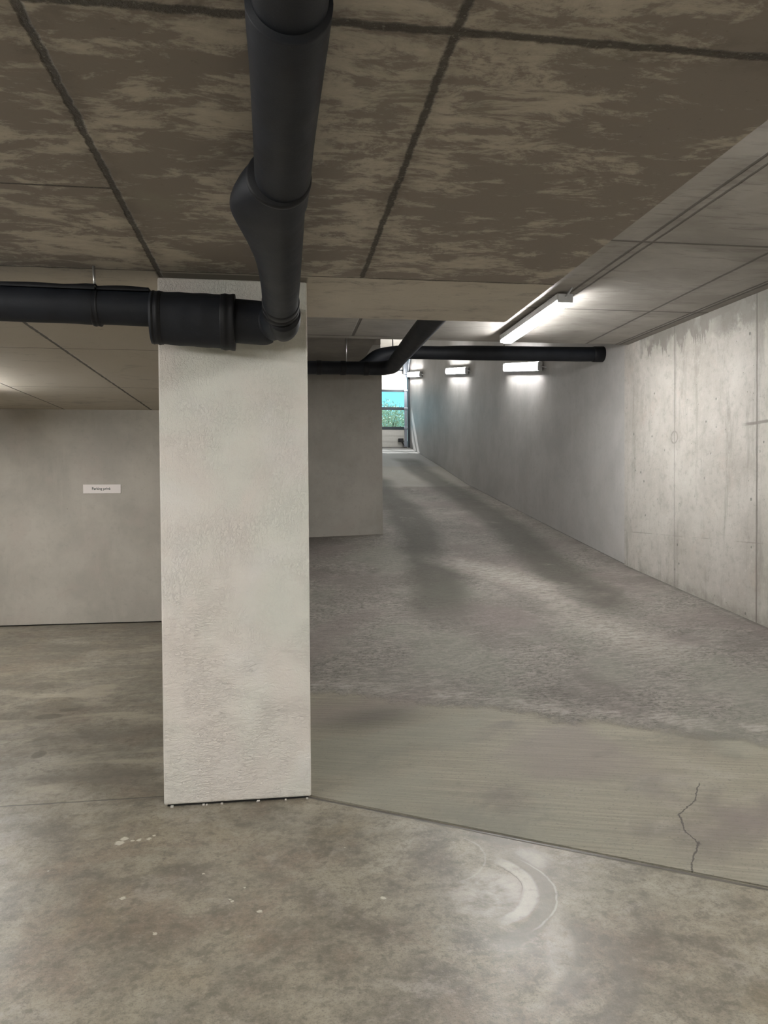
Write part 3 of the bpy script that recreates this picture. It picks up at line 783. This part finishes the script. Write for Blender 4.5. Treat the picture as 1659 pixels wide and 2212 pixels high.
# ------------------------------------------------------------------ garage door at the top of the ramp
gd = bpy.data.objects.new('door_1', None); C.objects.link(gd); gd.location = (2.2, 20.0, 2.88); gd['kind'] = 'structure'
X0, X1, YD = .95, 3.47, 20.0
part('rubber_seal', B(X0, X1, YD - .02, YD + .03, Z(1.285), Z(1.325)), M_black, gd)
bm = B(X0, X1, YD, YD + .04, Z(1.325), Z(1.798), bev=.004)
for k in (.33, .66): box(bm, X0, X1, YD - .004, YD, Z(1.325 + k * .473) - .006, Z(1.325 + k * .473) + .006)
part('panel', bm, M_doorwhite, gd)
def glazed(z0, z1, zb):
    bm = bmesh.new()
    box(bm, X0, X1, YD - .006, YD + .04, z0 - zb, z0); box(bm, X0, X1, YD - .006, YD + .04, z1, z1 + .02)
    for x in (X0, 1.72, 2.52, X1 - .07): box(bm, x, x + .07, YD - .006, YD + .04, z0, z1)
    o = part('window_frame', bm, M_doordark, gd)
    part('pane', B(X0 + .02, X1 - .02, YD + .012, YD + .020, z0 - .01, z1 + .01), M_glass, o)
glazed(Z(1.872), Z(2.325), .074)
glazed(Z(2.40), Z(2.815), .056)
part('frame_rail', B(X0, X1, YD - .008, YD + .04, Z(2.835), Z(2.866)), M_doordark, gd)
for z0, z1 in ((2.868, 3.375), (3.405, 3.90)):
    bm = B(X0, X1, YD, YD + .04, Z(z0), Z(z1), bev=.004)
    for k in (.33, .66): box(bm, X0, X1, YD - .004, YD, Z(z0 + k * (z1 - z0)) - .006, Z(z0 + k * (z1 - z0)) + .006)
    part('panel', bm, M_doorwhite, gd)
part('joint_strip', B(X0, X1 - .06, YD - .006, YD + .03, Z(3.372), Z(3.408)), M_doordark, gd)
part('lintel', B(X0 - .2, 3.7, YD + .045, YD + .25, Z(3.75), Z(4.02)), M_rampwall, gd)
part('end_stile', B(3.395, 3.465, YD - .014, YD - .002, Z(1.36), Z(3.36)), M_track, gd)
for z in (1.36, 1.84, 2.36, 2.85, 3.37):
    o = part('hinge', B(3.38, 3.49, YD - .035, YD - .012, Z(z) - .03, Z(z) + .03, bev=.006), M_track, gd)
bm = B(3.485, 3.55, YD - .06, YD + .04, Z(1.29), Z(3.62))
part('guide_rail', bm, M_doordark, gd)
bm = bmesh.new()
loft(bm, smoothpath([((3.50, 19.93, Z(3.3)), .025), ((3.50, 19.85, Z(3.50)), .025), ((3.50, 19.6, Z(3.66)), .025), ((3.50, 18.4, Z(3.72)), .025), ((3.50, 17.2, Z(3.74)), .025)], 6), seg=8)
part('ceiling_rail', bm, M_track, gd, True)
part('rail_bracket', B(3.36, 3.52, YD - .09, YD - .03, Z(3.28), Z(3.62), bev=.01), M_track, gd)
part('latch', B(3.22, 3.36, YD - .06, YD - .005, Z(1.46), Z(1.56), bev=.008), M_black, gd)
bm = rod(bmesh.new(), (3.31, YD - .03, Z(1.49)), (3.38, YD - .04, Z(1.36)), .015)
part('latch_bar', bm, M_black, gd)
part('bottom_bracket', B(3.37, 3.47, YD - .05, YD - .005, Z(1.33), Z(1.50), bev=.006), M_track, gd)

# ------------------------------------------------------------------ outside
struct('ground_outside', B(-12, 18, 20.32, 60, 2.75, 2.86), M_earth)
def bush(x, y, h, r, nl, label, seed, cat='shrub'):
    rnd = random.Random(seed)
    t = thing('leafy_shrub' if cat == 'shrub' else 'young_tree', label, cat, (x, y, 2.86), None)
    st = bmesh.new()
    tips = []
    for k in range(9):
        a = rnd.uniform(0, 6.28); rr = r * rnd.uniform(.2, .9)
        tip = (math.cos(a) * rr, math.sin(a) * rr, h * rnd.uniform(.6, .98)); tips.append(tip)
        loft(st, [((rnd.uniform(-.05, .05), rnd.uniform(-.05, .05), 0), .022), ((tip[0] * .4, tip[1] * .4, tip[2] * .55), .014), (tip, .004)], up=Vector((.3, 1, .2)), seg=6)
    obj('stems', st, M_bark, t)
    bm = bmesh.new()
    for k in range(nl):
        a = rnd.uniform(0, 6.28); ph = rnd.uniform(-1, 1); q = rnd.random() ** .4
        c = Vector((math.cos(a) * math.sqrt(1 - ph * ph) * r * q, math.sin(a) * math.sqrt(1 - ph * ph) * r * q, h * .52 + ph * h * .48 * q))
        d = Vector((rnd.uniform(-1, 1), rnd.uniform(-1, 1), rnd.uniform(-.6, 1))).normalized(); s_ = rnd.uniform(.035, .08)
        e = d.cross(Vector((rnd.uniform(-1, 1), rnd.uniform(-1, 1), rnd.uniform(-1, 1)))).normalized() * s_ * .35
        vs = [bm.verts.new(c), bm.verts.new(c + d * s_ * .5 + e), bm.verts.new(c + d * s_), bm.verts.new(c + d * s_ * .5 - e)]
        bm.faces.new(vs)
    obj('foliage', bm, M_leaf, t)
bush(3.35, 22.6, 1.50, .80, 5200, 'airy green shrub just outside the garage door glass, at its right edge', 1)
bush(4.35, 24.6, 1.75, .75, 4200, 'airy green shrub outside, behind the nearer one by the garage door', 2)
bush(4.0, 27.5, 2.30, .95, 2600, 'loose shrub farther outside, its twigs showing in the upper door pane', 3)
